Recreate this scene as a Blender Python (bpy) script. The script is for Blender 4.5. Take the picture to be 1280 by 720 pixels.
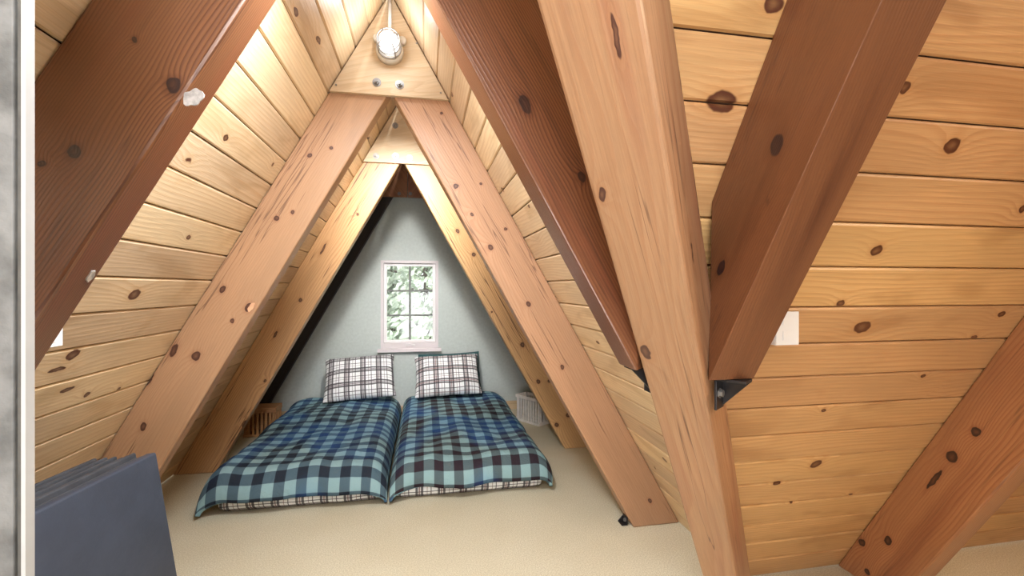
import bpy, bmesh, math, random
from mathutils import Vector, Matrix, noise

for o in list(bpy.data.objects):
    bpy.data.objects.remove(o, do_unlink=True)
SC = bpy.context.scene
COL = SC.collection
random.seed(7)

# ------------------------------------------------------------------ camera, world, lights, exposure
H = 1.25
YAW = math.radians(10.77)
FPX = 578.0
cam_d = bpy.data.cameras.new('camera')
cam_d.sensor_width = 36.0
cam_d.lens = FPX * 36.0 / 1280.0
cam_d.clip_start = 0.02
cam = bpy.data.objects.new('camera', cam_d)
cam.location = (0, 0, H)
cam.rotation_euler = (math.radians(90), 0, -YAW)
COL.objects.link(cam)
SC.camera = cam

world = bpy.data.worlds.new('overcast_sky')
SC.world = world
world.use_nodes = True
wn = world.node_tree.nodes
bg = wn['Background']
sky = wn.new('ShaderNodeTexSky')
sky.sky_type = 'HOSEK_WILKIE'
sky.turbidity = 6.0
sky.sun_direction = Vector((0.5, -0.35, 0.75)).normalized()
mixw = wn.new('ShaderNodeMix')
mixw.data_type = 'RGBA'
mixw.inputs[0].default_value = 0.72
world.node_tree.links.new(sky.outputs[0], mixw.inputs[6])
mixw.inputs[7].default_value = (0.92, 0.96, 1.0, 1)
world.node_tree.links.new(mixw.outputs[2], bg.inputs[0])
bg.inputs[1].default_value = 3.0

SC.view_settings.view_transform = 'Standard'
SC.view_settings.look = 'None'
SC.view_settings.gamma = 1.0
SC.view_settings.use_curve_mapping = False
SC.view_settings.exposure = 0.36


def add_light(name, kind, loc, energy, color, size=0.1, aim=None, size_y=None, spread=None):
    d = bpy.data.lights.new(name, kind)
    d.energy = energy
    d.color = color
    if kind == 'AREA':
        d.shape = 'RECTANGLE'
        d.size = size
        d.size_y = size_y or size
        if spread: d.spread = spread
    elif kind == 'POINT':
        d.shadow_soft_size = size
    elif kind == 'SUN':
        d.angle = size
    o = bpy.data.objects.new(name, d)
    o.location = loc
    if aim is not None:
        o.rotation_euler = (Vector(aim) - Vector(loc)).to_track_quat('-Z', 'Y').to_euler()
    COL.objects.link(o)
    return o


add_light('sun', 'SUN', (3, -4, 9), 3.0, (1.0, 0.96, 0.9), 0.05, aim=(0, 6, 0))
# lamp on the hidden back of the second truss plate
add_light('bay_lamp', 'POINT', (-0.156, 2.48, 2.28), 3.2, (1.0, 0.97, 0.90), 0.055)
add_light('bay_reflector_lamp', 'AREA', (-0.156, 2.42, 2.30), 7, (1.0, 0.98, 0.94), 0.10, aim=(-0.156, 4.66, 0.95), spread=math.radians(66))  # narrow beam added to lift the back wall without washing out the gusset
# lamp of the wing, daylight from behind the photographer, and added unseen fills
add_light('wing_lamp', 'AREA', (2.2, 0.1, 2.15), 31, (1.0, 0.78, 0.55), 0.5, aim=(0.9, 1.1, 0.3))
add_light('crossing_lamp', 'AREA', (-0.1, -0.35, 2.1), 22, (0.97, 0.97, 0.97), 0.45, aim=(-0.2, 1.8, 0.5))  # unseen soft fill added to brighten the foreground
add_light('ridge_lamp', 'AREA', (-0.156, 1.30, 2.17), 29, (0.86, 0.93, 1.0), 0.25, aim=(-0.156, 1.301, 0), size_y=0.22)  # unseen fill added above the first bay to brighten its boards
add_light('truss_lamp', 'AREA', (-0.10, 1.07, 1.96), 6, (0.95, 0.97, 1.0), 0.16, aim=(-0.25, 1.35, 0))  # unseen fill added to lift the lower left boards and the carpet
add_light('rear_daylight', 'AREA', (-0.3, -1.3, 0.65), 27, (0.95, 0.97, 1.0), 1.0, aim=(0.1, 2.0, 0.9))

# ------------------------------------------------------------------ geometry constants
K = 1.77                                   # roof rise over run
SLOPE = math.atan(K)
XC, APEX = -0.156, 2.64                    # ridge of the main roof
RUN = APEX / K
XR, XL = XC + RUN, XC - RUN                # where the slopes meet the floor
YW = 1.775                                 # wing slope meets the floor here
YWR = YW - RUN                             # wing ridge
DH = 0.26                                  # rafter depth measured level
BW = 0.09                                  # rafter thickness
YBACK = 4.70
FRAMES = [1.02, 2.25, 3.45]
ct, st = math.cos(YAW), math.sin(YAW)


def ray(u, v):
    a = (u - 640) / FPX
    b = (360 - v) / FPX
    return Vector((st + a * ct, ct - a * st, b))


def hit(u, v, p, n):
    d = ray(u, v)
    o = Vector((0, 0, H))
    t = (Vector(p) - o).dot(Vector(n)) / d.dot(Vector(n))
    return o + d * t


# ------------------------------------------------------------------ object helpers
WM = {}


def link(name, bm, mat, M=None, parent=None, smooth=False):
    """one bmesh in local coordinates -> one mesh object whose world matrix is M"""
    me = bpy.data.meshes.new(name)
    bm.normal_update()
    bm.to_mesh(me)
    bm.free()
    for m in (mat if isinstance(mat, (list, tuple)) else [mat]):
        me.materials.append(m)
    if smooth:
        for p in me.polygons: p.use_smooth = True
    return place(bpy.data.objects.new(name, me), M, parent)


def place(o, M=None, parent=None):
    M = M or Matrix.Identity(4)
    COL.objects.link(o)
    WM[o.name] = M.copy()
    if parent is not None:
        o.parent = parent
        o.matrix_basis = WM[parent.name].inverted() @ M
    else:
        o.matrix_basis = M
    return o


def empty(name, loc, rz=0.0):
    o = bpy.data.objects.new(name, None)
    o.empty_display_size = 0.05
    return place(o, Matrix.Translation(loc) @ Matrix.Rotation(rz, 4, 'Z'))


def tag(o, label, cat, group=None):
    o['label'] = label
    o['category'] = cat
    if group: o['group'] = group
    return o


def structure(o):
    o['kind'] = 'structure'
    return o


def frame_matrix(origin, xdir, ydir):
    x = Vector(xdir).normalized()
    y = (Vector(ydir) - x * Vector(ydir).dot(x)).normalized()
    z = x.cross(y)
    m = Matrix((x, y, z)).transposed().to_4x4()
    m.translation = Vector(origin)
    return m


def bm_prism(poly, ext):
    """closed prism: polygon (list of 3D points) swept by the vector ext"""
    bm = bmesh.new()
    ext = Vector(ext)
    a = [bm.verts.new(Vector(p)) for p in poly]
    b = [bm.verts.new(Vector(p) + ext) for p in poly]
    n = len(poly)
    bm.faces.new(a)
    bm.faces.new(b[::-1])
    for i in range(n):
        bm.faces.new((a[(i + 1) % n], a[i], b[i], b[(i + 1) % n]))
    bmesh.ops.recalc_face_normals(bm, faces=bm.faces[:])
    return bm


def cut(bm, co, no):
    """throw away the side the normal points to and close the cut"""
    g = bm.verts[:] + bm.edges[:] + bm.faces[:]
    r = bmesh.ops.bisect_plane(bm, geom=g, dist=1e-6, plane_co=Vector(co), plane_no=Vector(no), clear_outer=True)
    e = [x for x in r['geom_cut'] if isinstance(x, bmesh.types.BMEdge)]
    if e:
        bmesh.ops.holes_fill(bm, edges=[x for x in bm.edges if x.is_boundary], sides=0)
    bmesh.ops.recalc_face_normals(bm, faces=bm.faces[:])
    return bm


def bevel(bm, w, seg=2, ang=0.35):
    es = [e for e in bm.edges if len(e.link_faces) == 2 and e.calc_face_angle(0) > ang]
    bmesh.ops.bevel(bm, geom=es, offset=w, segments=seg, profile=0.5, affect='EDGES', clamp_overlap=True)
    return bm


def box_bm(x0, x1, y0, y1, z0, z1, bv=0.0, seg=2):
    bm = bm_prism([(x0, y0, z0), (x1, y0, z0), (x1, y1, z0), (x0, y1, z0)], (0, 0, z1 - z0))
    if bv: bevel(bm, bv, seg)
    return bm


def join(*bms):
    out = bmesh.new()
    for b in bms:
        me = bpy.data.meshes.new('tmp')
        b.to_mesh(me)
        b.free()
        out.from_mesh(me)
        bpy.data.meshes.remove(me)
    return out


def lathe_bm(profile, seg=24, axis='Z'):
    """profile of (radius, height) turned about the axis"""
    bm = bmesh.new()
    rings = []
    for r, h in profile:
        ring = []
        for i in range(seg):
            a = 2 * math.pi * i / seg
            p = (r * math.cos(a), r * math.sin(a), h)
            if axis == '-Y': p = (p[0], -p[2], p[1])
            ring.append(bm.verts.new(p))
        rings.append(ring)
    for q in range(len(rings) - 1):
        for i in range(seg):
            j = (i + 1) % seg
            bm.faces.new((rings[q][i], rings[q][j], rings[q + 1][j], rings[q + 1][i]))
    for ring, flip in ((rings[0], True), (rings[-1], False)):
        bm.faces.new(ring[::-1] if flip else ring)
    bmesh.ops.remove_doubles(bm, verts=bm.verts[:], dist=1e-6)
    bmesh.ops.recalc_face_normals(bm, faces=bm.faces[:])
    return bm


def tube_bm(pts, r, seg=8, closed=False):
    bm = bmesh.new()
    pts = [Vector(p) for p in pts]
    n = len(pts)
    rings = []
    up = None
    for i, p in enumerate(pts):
        if closed:
            t = (pts[(i + 1) % n] - pts[i - 1]).normalized()
        else:
            t = (pts[min(i + 1, n - 1)] - pts[max(i - 1, 0)]).normalized()
        if up is None or abs(up.dot(t)) > 0.95:
            up = Vector((0, 0, 1)) if abs(t.z) < 0.9 else Vector((1, 0, 0))
        s = t.cross(up).normalized()
        up = s.cross(t).normalized()
        rings.append([bm.verts.new(p + (s * math.cos(2 * math.pi * k / seg) + up * math.sin(2 * math.pi * k / seg)) * r) for k in range(seg)])
    for q in range(n if closed else n - 1):
        a, b = rings[q], rings[(q + 1) % n]
        for k in range(seg):
            j = (k + 1) % seg
            bm.faces.new((a[k], a[j], b[j], b[k]))
    if not closed:
        bm.faces.new(rings[0][::-1])
        bm.faces.new(rings[-1])
    bmesh.ops.recalc_face_normals(bm, faces=bm.faces[:])
    return bm


def to_local(bm, M):
    bm.transform(M.inverted())
    return bm


# ------------------------------------------------------------------ materials
class Net:
    def __init__(self, name):
        self.m = bpy.data.materials.new(name)
        self.m.use_nodes = True
        self.t = self.m.node_tree
        self.b = self.t.nodes['Principled BSDF']

    def node(self, kind, **kw):
        n = self.t.nodes.new(kind)
        for k, v in kw.items(): setattr(n, k, v)
        return n

    def put(self, sock, v):
        if isinstance(v, bpy.types.NodeSocket):
            self.t.links.new(v, sock)
        elif v is not None:
            if isinstance(v, (tuple, list)) and len(v) == 3 and sock.type == 'RGBA': v = (*v, 1)
            sock.default_value = v

    def math(self, op, a, b=None, c=None, clamp=False):
        n = self.node('ShaderNodeMath', operation=op, use_clamp=clamp)
        for i, v in enumerate((a, b, c)): self.put(n.inputs[i], v)
        return n.outputs[0]

    def vmath(self, op, a, b=None, s=None):
        n = self.node('ShaderNodeVectorMath', operation=op)
        self.put(n.inputs[0], a)
        if b is not None: self.put(n.inputs[1], b)
        if s is not None: self.put(n.inputs['Scale'], s)
        return n.outputs['Value'] if op in ('LENGTH', 'DISTANCE', 'DOT_PRODUCT') else n.outputs[0]

    def mix(self, f, a, b, mode='MIX'):
        n = self.node('ShaderNodeMix', data_type='RGBA', blend_type=mode)
        self.put(n.inputs[0], f)
        self.put(n.inputs[6], a)
        self.put(n.inputs[7], b)
        return n.outputs[2]

    def noise(self, vec, scale=5.0, detail=2.0, rough=0.5, dist=0.0):
        n = self.node('ShaderNodeTexNoise')
        self.put(n.inputs['Vector'], vec)
        n.inputs['Scale'].default_value = scale
        n.inputs['Detail'].default_value = detail
        n.inputs['Roughness'].default_value = rough
        n.inputs['Distortion'].default_value = dist
        return n.outputs[0]

    def step(self, v, lo, hi, a=0.0, b=1.0, smooth=True):
        n = self.node('ShaderNodeMapRange', interpolation_type='SMOOTHSTEP' if smooth else 'LINEAR')
        for i, x in enumerate((v, lo, hi, a, b)): self.put(n.inputs[i], x)
        return n.outputs[0]

    def bump(self, h, strength=0.3, dist=0.01):
        n = self.node('ShaderNodeBump')
        n.inputs['Strength'].default_value = strength
        n.inputs['Distance'].default_value = dist
        self.put(n.inputs['Height'], h)
        self.put(self.b.inputs['Normal'], n.outputs[0])

    def done(self, color=None, rough=0.5, metal=0.0, spec=None):
        if color is not None: self.put(self.b.inputs['Base Color'], color)
        self.put(self.b.inputs['Roughness'], rough)
        self.b.inputs['Metallic'].default_value = metal
        if spec is not None: self.b.inputs['Specular IOR Level'].default_value = spec
        return self.m


def lin(r, g, b):
    f = lambda c: (c / 255 / 12.92) if c / 255 <= 0.04045 else ((c / 255 + 0.055) / 1.055) ** 2.4
    return (f(r), f(g), f(b))


def wood(name, light, ring, knot=(0.06, 0.022, 0.012), rings=70.0, wander=3.0, contrast=0.55, vary=0.25,
         knots=(), auto=0.0, auto_scale=5.0, auto_r=0.1, rough=0.42, checks=0.0, streak=0.0, streak_col=(0.2, 0.06, 0.03), stain=0.0, spec=0.5):
    """solid timber; object x runs with the grain. knots: (x, y, z, along, across) in object space"""
    N = Net(name)
    obj = N.node('ShaderNodeTexCoord').outputs['Object']
    rnd = N.node('ShaderNodeObjectInfo').outputs['Random']
    off = N.node('ShaderNodeCombineXYZ')
    N.put(off.inputs[0], N.math('MULTIPLY', rnd, 61.0))
    N.put(off.inputs[1], N.math('MULTIPLY', rnd, 37.0))
    N.put(off.inputs[2], N.math('MULTIPLY', rnd, 17.0))
    p = N.vmath('ADD', obj, off.outputs[0])
    # warp so that knots are not perfect ellipses
    wq = N.node('ShaderNodeTexNoise')
    N.put(wq.inputs['Vector'], p)
    wq.inputs['Scale'].default_value = 28.0
    wq.inputs['Detail'].default_value = 2.0
    warp = N.vmath('SCALE', N.vmath('SUBTRACT', wq.outputs[1], (0.5, 0.5, 0.5)), s=0.017)
    ow = N.vmath('ADD', obj, warp)
    dist = None
    for (x, y, z, al, ac) in knots:
        d = N.vmath('LENGTH', N.vmath('MULTIPLY', N.vmath('SUBTRACT', ow, (x, y, z)), (1 / al, 1 / ac, 1 / ac)))
        dist = d if dist is None else N.math('MINIMUM', dist, d)
    if auto > 0:
        v = N.node('ShaderNodeTexVoronoi', feature='F1')
        N.put(v.inputs['Vector'], N.vmath('MULTIPLY', N.vmath('ADD', p, warp), (0.8, 1.0, 1.0)))
        v.inputs['Scale'].default_value = auto_scale
        sep = N.node('ShaderNodeSeparateColor')
        N.put(sep.inputs[0], v.outputs['Color'])
        size = N.math('ADD', 0.35, N.math('MULTIPLY', sep.outputs[1], 0.8))
        d = N.math('DIVIDE', v.outputs['Distance'], N.math('MULTIPLY', size, auto_r))
        d = N.math('ADD', d, N.math('MULTIPLY', N.math('GREATER_THAN', sep.outputs[0], auto), 50.0))
        dist = d if dist is None else N.math('MINIMUM', dist, d)
    sx = N.node('ShaderNodeSeparateXYZ')
    N.put(sx.inputs[0], p)
    yz = N.math('ADD', sx.outputs[1], N.math('MULTIPLY', sx.outputs[2], 0.83))
    slow = N.noise(N.vmath('MULTIPLY', p, (0.9, 5.0, 5.0)), 1.0, 2.0, 0.5)
    r = N.math('MULTIPLY_ADD', yz, rings, N.math('MULTIPLY', slow, wander * 2.2))
    if dist is not None:
        bulge = N.math('POWER', 2.718, N.math('MULTIPLY', dist, -0.45))
        r = N.math('MULTIPLY_ADD', bulge, 3.2, r)
    f = N.math('FRACT', r)
    line = N.math('MULTIPLY', N.step(f, 0.25, 0.88), N.step(f, 1.0, 0.9))
    fine = N.noise(N.vmath('MULTIPLY', p, (7.0, 330.0, 330.0)), 1.0, 2.0, 0.6)
    big = N.noise(N.vmath('MULTIPLY', p, (1.6, 7.0, 7.0)), 1.0, 2.0, 0.5)
    amt = N.math('MULTIPLY', line, N.math('MULTIPLY', contrast, N.step(big, 0.25, 0.75, 0.35, 1.15)))
    c = N.mix(N.math('MULTIPLY', amt, 1.0, clamp=True), light, ring)
    if stain > 0:
        c = N.mix(N.math('MULTIPLY', N.step(N.noise(N.vmath('MULTIPLY', p, (3.2, 9.0, 9.0)), 1.0, 2.0, 0.5, 0.6), 0.50, 0.72), stain), c, tuple(x * 0.82 for x in ring))
    if streak > 0:
        c = N.mix(N.math('MULTIPLY', N.step(N.noise(N.vmath('MULTIPLY', p, (0.8, 11.0, 11.0)), 1.0, 3.0, 0.55), 0.5, 0.72), streak), c, streak_col)
    val = N.math('MULTIPLY_ADD', fine, 0.42, 0.79)
    val = N.math('MULTIPLY', val, N.math('MULTIPLY_ADD', rnd, vary, 1.0 - vary / 2))
    val = N.math('MULTIPLY', val, N.step(big, 0.2, 0.8, 0.88, 1.08))
    hs = N.node('ShaderNodeHueSaturation')
    N.put(hs.inputs['Hue'], N.math('MULTIPLY_ADD', rnd, 0.012, 0.494))
    N.put(hs.inputs['Saturation'], 1.0)
    N.put(hs.inputs['Value'], val)
    N.put(hs.inputs['Color'], c)
    c = hs.outputs[0]
    if checks > 0:
        ck = N.noise(N.vmath('MULTIPLY', p, (0.55, 20.0, 20.0)), 1.0, 3.0, 0.55, 0.25)
        c = N.mix(N.math('MULTIPLY', N.step(N.math('ABSOLUTE', N.math('SUBTRACT', ck, 0.56)), 0.013, 0.002), N.math('MULTIPLY', N.step(big, 0.40, 0.52), checks)), c, knot)
    if dist is not None:
        halo = N.step(dist, 2.2, 0.9)
        c = N.mix(N.math('MULTIPLY', halo, 0.45), c, ring)
        ringk = N.step(dist, 0.0, 0.85, 0.72, 1.0)
        c = N.mix(N.math('MULTIPLY', N.step(dist, 1.12, 0.9), ringk), c, knot)
    N.bump(N.math('ADD', N.math('MULTIPLY', line, 0.7), fine), 0.10, 0.004)
    return N.done(c, rough, 0.0, spec)


def plain(name, color, rough=0.5, metal=0.0, mott=0.0, mscale=8.0, bumps=0.0, bscale=60.0, spec=None):
    N = Net(name)
    obj = N.node('ShaderNodeTexCoord').outputs['Object']
    c = color
    if mott > 0:
        n = N.noise(obj, mscale, 4.0, 0.6)
        c = N.mix(N.step(n, 0.3, 0.7), tuple(x * (1 - mott) for x in color), tuple(min(1, x * (1 + mott)) for x in color))
    if bumps > 0:
        N.bump(N.noise(obj, bscale, 3.0, 0.6), bumps, 0.01)
    return N.done(c, rough, metal, spec)


PINE_L, PINE_R = (0.71, 0.54, 0.345), (0.56, 0.36, 0.18)
FIR_L, FIR_R = (0.42, 0.235, 0.135), (0.33, 0.15, 0.08)
RED_L, RED_R = (0.20, 0.078, 0.036), (0.085, 0.025, 0.011)
YEL_L, YEL_R = (0.56, 0.335, 0.16), (0.33, 0.15, 0.06)

pine_kw = dict(light=PINE_L, ring=PINE_R, knot=(0.09, 0.027, 0.011), rings=62, wander=3.2, contrast=0.5, vary=0.34, stain=0.5)
AMB_L, AMB_R = (0.60, 0.355, 0.155), (0.45, 0.22, 0.08)  # same pine, with the wing's warm light put into its colour
amber_kw = dict(pine_kw, light=AMB_L, ring=AMB_R, vary=0.2)  # the same pine in the wing's warm light, not an amber wood
M_AMBER = wood('amber_pine_boards', auto=0.16, auto_scale=4.2, auto_r=0.075, **amber_kw)  # same pine boards, warm light of the wing put into their colour
M_PINE = wood('knotty_pine_boards', auto=0.16, auto_scale=4.2, auto_r=0.075, **pine_kw)
M_PLY = wood('gusset_plywood', light=(0.62, 0.49, 0.32), ring=(0.50, 0.35, 0.19), rings=14, wander=7.0, contrast=0.55, vary=0.08, rough=0.5)
M_PLY_RED = wood('dark_red_gusset', light=(0.34, 0.14, 0.07), ring=(0.18, 0.06, 0.03), rings=30, wander=5, contrast=0.6, vary=0.1)
M_SHEATH = plain('dark_sheathing', (0.10, 0.045, 0.02), 0.8)
M_BLACKWOOD = wood('near_black_timber', light=(0.020, 0.013, 0.012), ring=(0.008, 0.006, 0.006), rings=60, contrast=0.6, rough=0.7)  # dark-stained timber with the end bay's deep shade put into its colour
M_STEEL = plain('zinc_hardware', (0.26, 0.25, 0.24), 0.42, 0.7)
M_BLACKSTEEL = plain('black_bracket_steel', (0.035, 0.032, 0.034), 0.45, 0.6)
M_WHITE = plain('white_plastic', (0.80, 0.81, 0.82), 0.35)
M_TRIMW = plain('window_trim_paint', (0.66, 0.60, 0.62), 0.45)
M_SASH = plain('window_sash_paint', (0.80, 0.77, 0.78), 0.4)
M_MUNTIN = plain('grey_muntin', (0.16, 0.165, 0.16), 0.5)
M_WALL = plain('grey_green_drywall', (0.50, 0.545, 0.53), 0.85, mott=0.05, mscale=40, bumps=0.12, bscale=160)
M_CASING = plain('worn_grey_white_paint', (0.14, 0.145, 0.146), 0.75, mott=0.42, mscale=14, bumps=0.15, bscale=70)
M_BEAD = plain('white_edge_bead', (0.42, 0.44, 0.45), 0.5, mott=0.06)
M_GROOVE = plain('grey_groove_paint', (0.10, 0.095, 0.085), 0.9, mott=0.2, mscale=20)


def carpet():
    N = Net('cream_carpet')
    obj = N.node('ShaderNodeTexCoord').outputs['Object']
    a = N.step(N.noise(obj, 190, 3.0, 0.7), 0.3, 0.7)
    b = N.noise(obj, 3.0, 3.0, 0.5)
    c = N.mix(a, (0.50, 0.44, 0.30), (0.80, 0.74, 0.58))
    c = N.mix(N.step(b, 0.3, 0.7, 0.0, 0.22), c, (0.52, 0.44, 0.28))
    N.bump(N.noise(obj, 420, 2.0, 0.7), 0.5, 0.006)
    return N.done(c, 0.95, spec=0.1)


M_CARPET = carpet()

# ------------------------------------------------------------------ roof slopes made of boards
# slope: origin on the floor line, run direction (along the boards), inward level direction (towards the ridge)
ROW = 0.1085
BWID = ROW / math.sin(SLOPE)


class Slope:
    def __init__(self, name, base, along, inward, a0, a1, first, joints, cuts, sheath_name):
        self.name, self.base = name, Vector(base)
        self.along = Vector(along)
        self.up = (Vector(inward) + Vector((0, 0, K))).normalized()
        self.out = self.along.cross(self.up)
        if self.out.z < 0: self.out = -self.out            # away from the room
        self.a0, self.a1, self.first, self.joints, self.cuts = a0, a1, first, joints, cuts
        self.knots = {}

    def locate(self, u, v):
        p = hit(u, v, self.base, self.out) - self.base
        return p.dot(self.along), p.dot(self.up)

    def knot_px(self, u, v, al, ac):
        s, w = self.locate(u, v)
        self.knots.setdefault('all', []).append((s, w, al, ac))

    def build(self):
        L = APEX / math.sin(SLOPE)
        poly = [self.base + self.along * self.a0, self.base + self.along * self.a1,
                self.base + self.along * self.a1 + self.up * L, self.base + self.along * self.a0 + self.up * L]
        t0 = 0.021
        bm = bm_prism([p + self.out * t0 for p in poly], self.out * 0.03)
        for co, no in self.cuts: cut(bm, co, no)
        M = frame_matrix(self.base + self.along * ((self.a0 + self.a1) / 2), self.along, self.up)
        root = structure(link(self.name, to_local(bm, M), M_SHEATH, M))
        rng = random.Random(len(self.name) * 13)
        w0 = 0.0
        edges = [0.0]
        w = self.first / math.sin(SLOPE)
        while w < L - 0.004:
            edges.append(w)
            w += BWID
        edges.append(L)
        for r in range(len(edges) - 1):
            lo, hi = edges[r], edges[r + 1]
            if hi - lo < 0.012: continue
            js = sorted(j for j in self.joints if rng.random() < 0.5)
            ends = [self.a0] + js + [self.a1]
            for q in range(len(ends) - 1):
                a, b = ends[q] + 0.0006, ends[q + 1] - 0.0006
                c = self.base + self.along * ((a + b) / 2) + self.up * ((lo + hi) / 2)
                hw = (hi - lo) / 2
                jig = rng.uniform(-0.0008, 0.0012)
                prof = [(-hw + 0.0017, 0.02), (-hw + 0.0017, 0.0055 + jig), (-hw + 0.0068, jig), (hw - 0.0068, jig), (hw - 0.0017, 0.0055 + jig), (hw - 0.0017, 0.02)]
                bm = bm_prism([self.base + self.along * a + self.up * ((lo + hi) / 2 + y) + self.out * z for y, z in prof], self.along * (b - a))
                for co, no in self.cuts: cut(bm, co, no)
                if len(bm.faces) < 4:
                    bm.free()
                    continue
                M = frame_matrix(c, self.along, self.up)
                zs = 1.0 if (self.along.cross(self.up)).dot(self.out) > 0 else -1.0
                mine = [(s - (a + b) / 2, wv - (lo + hi) / 2, 0.0, al, ac) for (s, wv, al, ac) in self.knots.get('all', [])
                        if a < s < b and lo - 0.01 < wv < hi + 0.01]
                kw, mat = (amber_kw, M_AMBER) if self.name == 'wall_wing' else (pine_kw, M_PINE)  # wing boards take the pine with warm light in its colour
                if mine:
                    mat = wood('knotty_pine_board_marked', knots=mine, auto=0.05, auto_scale=4.2, auto_r=0.075, **kw)
                link('plank', to_local(bm, M), mat, M, root)
        return root


VAL = (XR, YW, 0)                                          # valley meets the floor
NV = Vector((1, -1, 0)).normalized()                       # normal of the valley's upright plane, towards the wing
jm = [f + BW / 2 for f in FRAMES]
s_left = Slope('wall_left', (XL, 0, 0), (0, 1, 0), (1, 0, 0), -1.45, YBACK + 0.10, 0.0885, jm, [], '')
s_right = Slope('wall_right', (XR, 0, 0), (0, 1, 0), (-1, 0, 0), YWR, YBACK + 0.10, 0.0885, jm[1:], [(VAL, NV)], '')
s_wing = Slope('wall_wing', (0, YW, 0), (1, 0, 0), (0, -1, 0), XC, 4.2, 0.110, [0.70, 1.875], [(VAL, -NV)], '')

for (u, v, al, ac) in [(1190, 182, .020, .019), (1096, 313, .016, .015), (1078, 409, .028, .020), (1020, 580, .021, .018), (902, 127, .034, .022),
                       (1051, 379, .013, .011), (1251, 393, .014, .010), (1278, 261, .012, .012), (1131, 109, .011, .013), (972, 604, .014, .011),
                       (1030, 513, .009, .008), (1064, 618, .009, .006), (990, 628, .008, .007), (1218, 421, .013, .007), (1154, 470, .010, .008), (968, 5, .02, .016)]:
    s_wing.knot_px(u, v, al, ac)
for (u, v, al, ac) in [(168, 368, .030, .019), (91, 444, .026, .018), (72, 462, .034, .008), (84, 487, .030, .008), (109, 493, .016, .010), (282, 172, .016, .011),
                       (149, 486, .012, .008), (341, 205, .01, .01), (398, 50, .03, .01), (370, 15, .025, .01), (236, 297, .014, .008)]:
    s_left.knot_px(u, v, al, ac)
for (u, v, al, ac) in [(747, 428, .018, .009), (628, 237, .014, .012), (565, 118, .02, .010), (831, 575, .018, .010), (661, 258, .012, .008)]:
    s_right.knot_px(u, v, al, ac)
s_left.build()
s_right.build()
s_wing.build()

# the rest of the shell, mostly behind the photographer
M_PINEFLAT = M_PINE


def slab(name, poly, ext, mat):
    return structure(link(name, bm_prism(poly, ext), mat))


NEARV = YWR - RUN                                           # near side of the wing meets the floor here
slab('floor', [(-2.0, -1.7, -0.06), (4.4, -1.7, -0.06), (4.4, YBACK + 0.2, -0.06), (-2.0, YBACK + 0.2, -0.06)], (0, 0, 0.06), M_CARPET)
slab('wall_wing_near', [(XC, YWR, APEX), (4.2, YWR, APEX), (4.2, NEARV, 0), (XR, NEARV, 0)], (0, -0.03, 0.02), M_PINEFLAT)
slab('wall_wing_end', [(4.2, YW + .02, 0), (4.2, NEARV - .02, 0), (4.2, YWR, APEX + .02)], (0.04, 0, 0), M_PINEFLAT)
slab('wall_front', [(XL - .02, -1.45, 0), (XR + .02, -1.45, 0), (XC, -1.45, APEX + .02)], (0, -0.04, 0), M_WALL)
bm = bm_prism([(XR, NEARV, 0), (XR, -1.45, 0), (XC, -1.45, APEX), (XC, YWR, APEX)], (0.03, 0, 0.02))
structure(link('wall_right_near', bm, M_PINEFLAT))

# ------------------------------------------------------------------ rafters
def rafter(name, mat_kw, Y0, side, label, cat='beam', cuts=(), knot_px=(), dh=DH, mat=None, bv=0.007, width=BW, group=None):
    """main-roof rafter, front face at Y0, side -1 left / +1 right"""
    xo = XC + side * (RUN - 0.001)
    xi = XC + side * (RUN - dh)
    top_o, top_i = APEX - 0.003, (RUN - dh) * K
    poly = [(xo, Y0, 0.0), (xi, Y0, 0.0), (XC + side * 0.001, Y0, top_i), (XC + side * 0.001, Y0, top_o)]
    bm = bm_prism(poly, (0, width, 0))
    for co, no in cuts: cut(bm, co, no)
    bevel(bm, bv, 2)
    M = frame_matrix((XC + side * (RUN - dh / 2) / 2, Y0 + width / 2, (RUN - dh / 2) * K / 2), (-side, 0, K), (0, 1, 0))
    if mat is None:
        ks = []
        Mi = M.inverted()
        for (u, v, al, ac) in knot_px:
            p = Mi @ hit(u, v, (0, Y0, 0), (0, 1, 0))
            ks.append((p.x, p.y, p.z, al, ac))
        mat = wood(name + '_wood', knots=ks, **mat_kw)
    o = link(name, to_local(bm, M), mat, M, smooth=False)
    tag(o, label, cat, group)
    return o


fir_kw = dict(light=FIR_L, ring=FIR_R, knot=(0.075, 0.028, 0.018), rings=105, wander=6, contrast=0.36, vary=0.06, checks=0.6, auto=0.06, auto_scale=4.5, auto_r=0.05)
yel_kw = dict(light=YEL_L, ring=YEL_R, knot=(0.075, 0.028, 0.014), rings=70, wander=4.5, contrast=0.5, vary=0.06, checks=0.85, auto=0.05, auto_scale=4.5, auto_r=0.05)
red_kw = dict(light=RED_L, ring=RED_R, knot=(0.03, 0.012, 0.010), rings=175, wander=8.0, contrast=0.75, vary=0.06, checks=0.3, streak=0.55, rough=0.30, spec=0.75)
SEAT = 1.06
side_l = (Vector(VAL) - NV * 0.048)
rafter('rafter', red_kw, FRAMES[0], -1, 'nearest left roof rafter, dark reddish brown with a grey knot and a white putty spot',
       knot_px=[(216, 107, .014, .013), (93, 190, .012, .011), (52, 203, .007, .007), (170, 49, .006, .005)])
rafter('rafter', red_kw, FRAMES[0] - 0.03, 1, 'dark reddish brown right rafter ending on the slanting pale valley beam',
       cuts=[((0, 0, SEAT), (0, 0, -1)), (side_l, NV)], knot_px=[(656, 130, .020, .012), (728, 222, .012, .010)])
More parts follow.
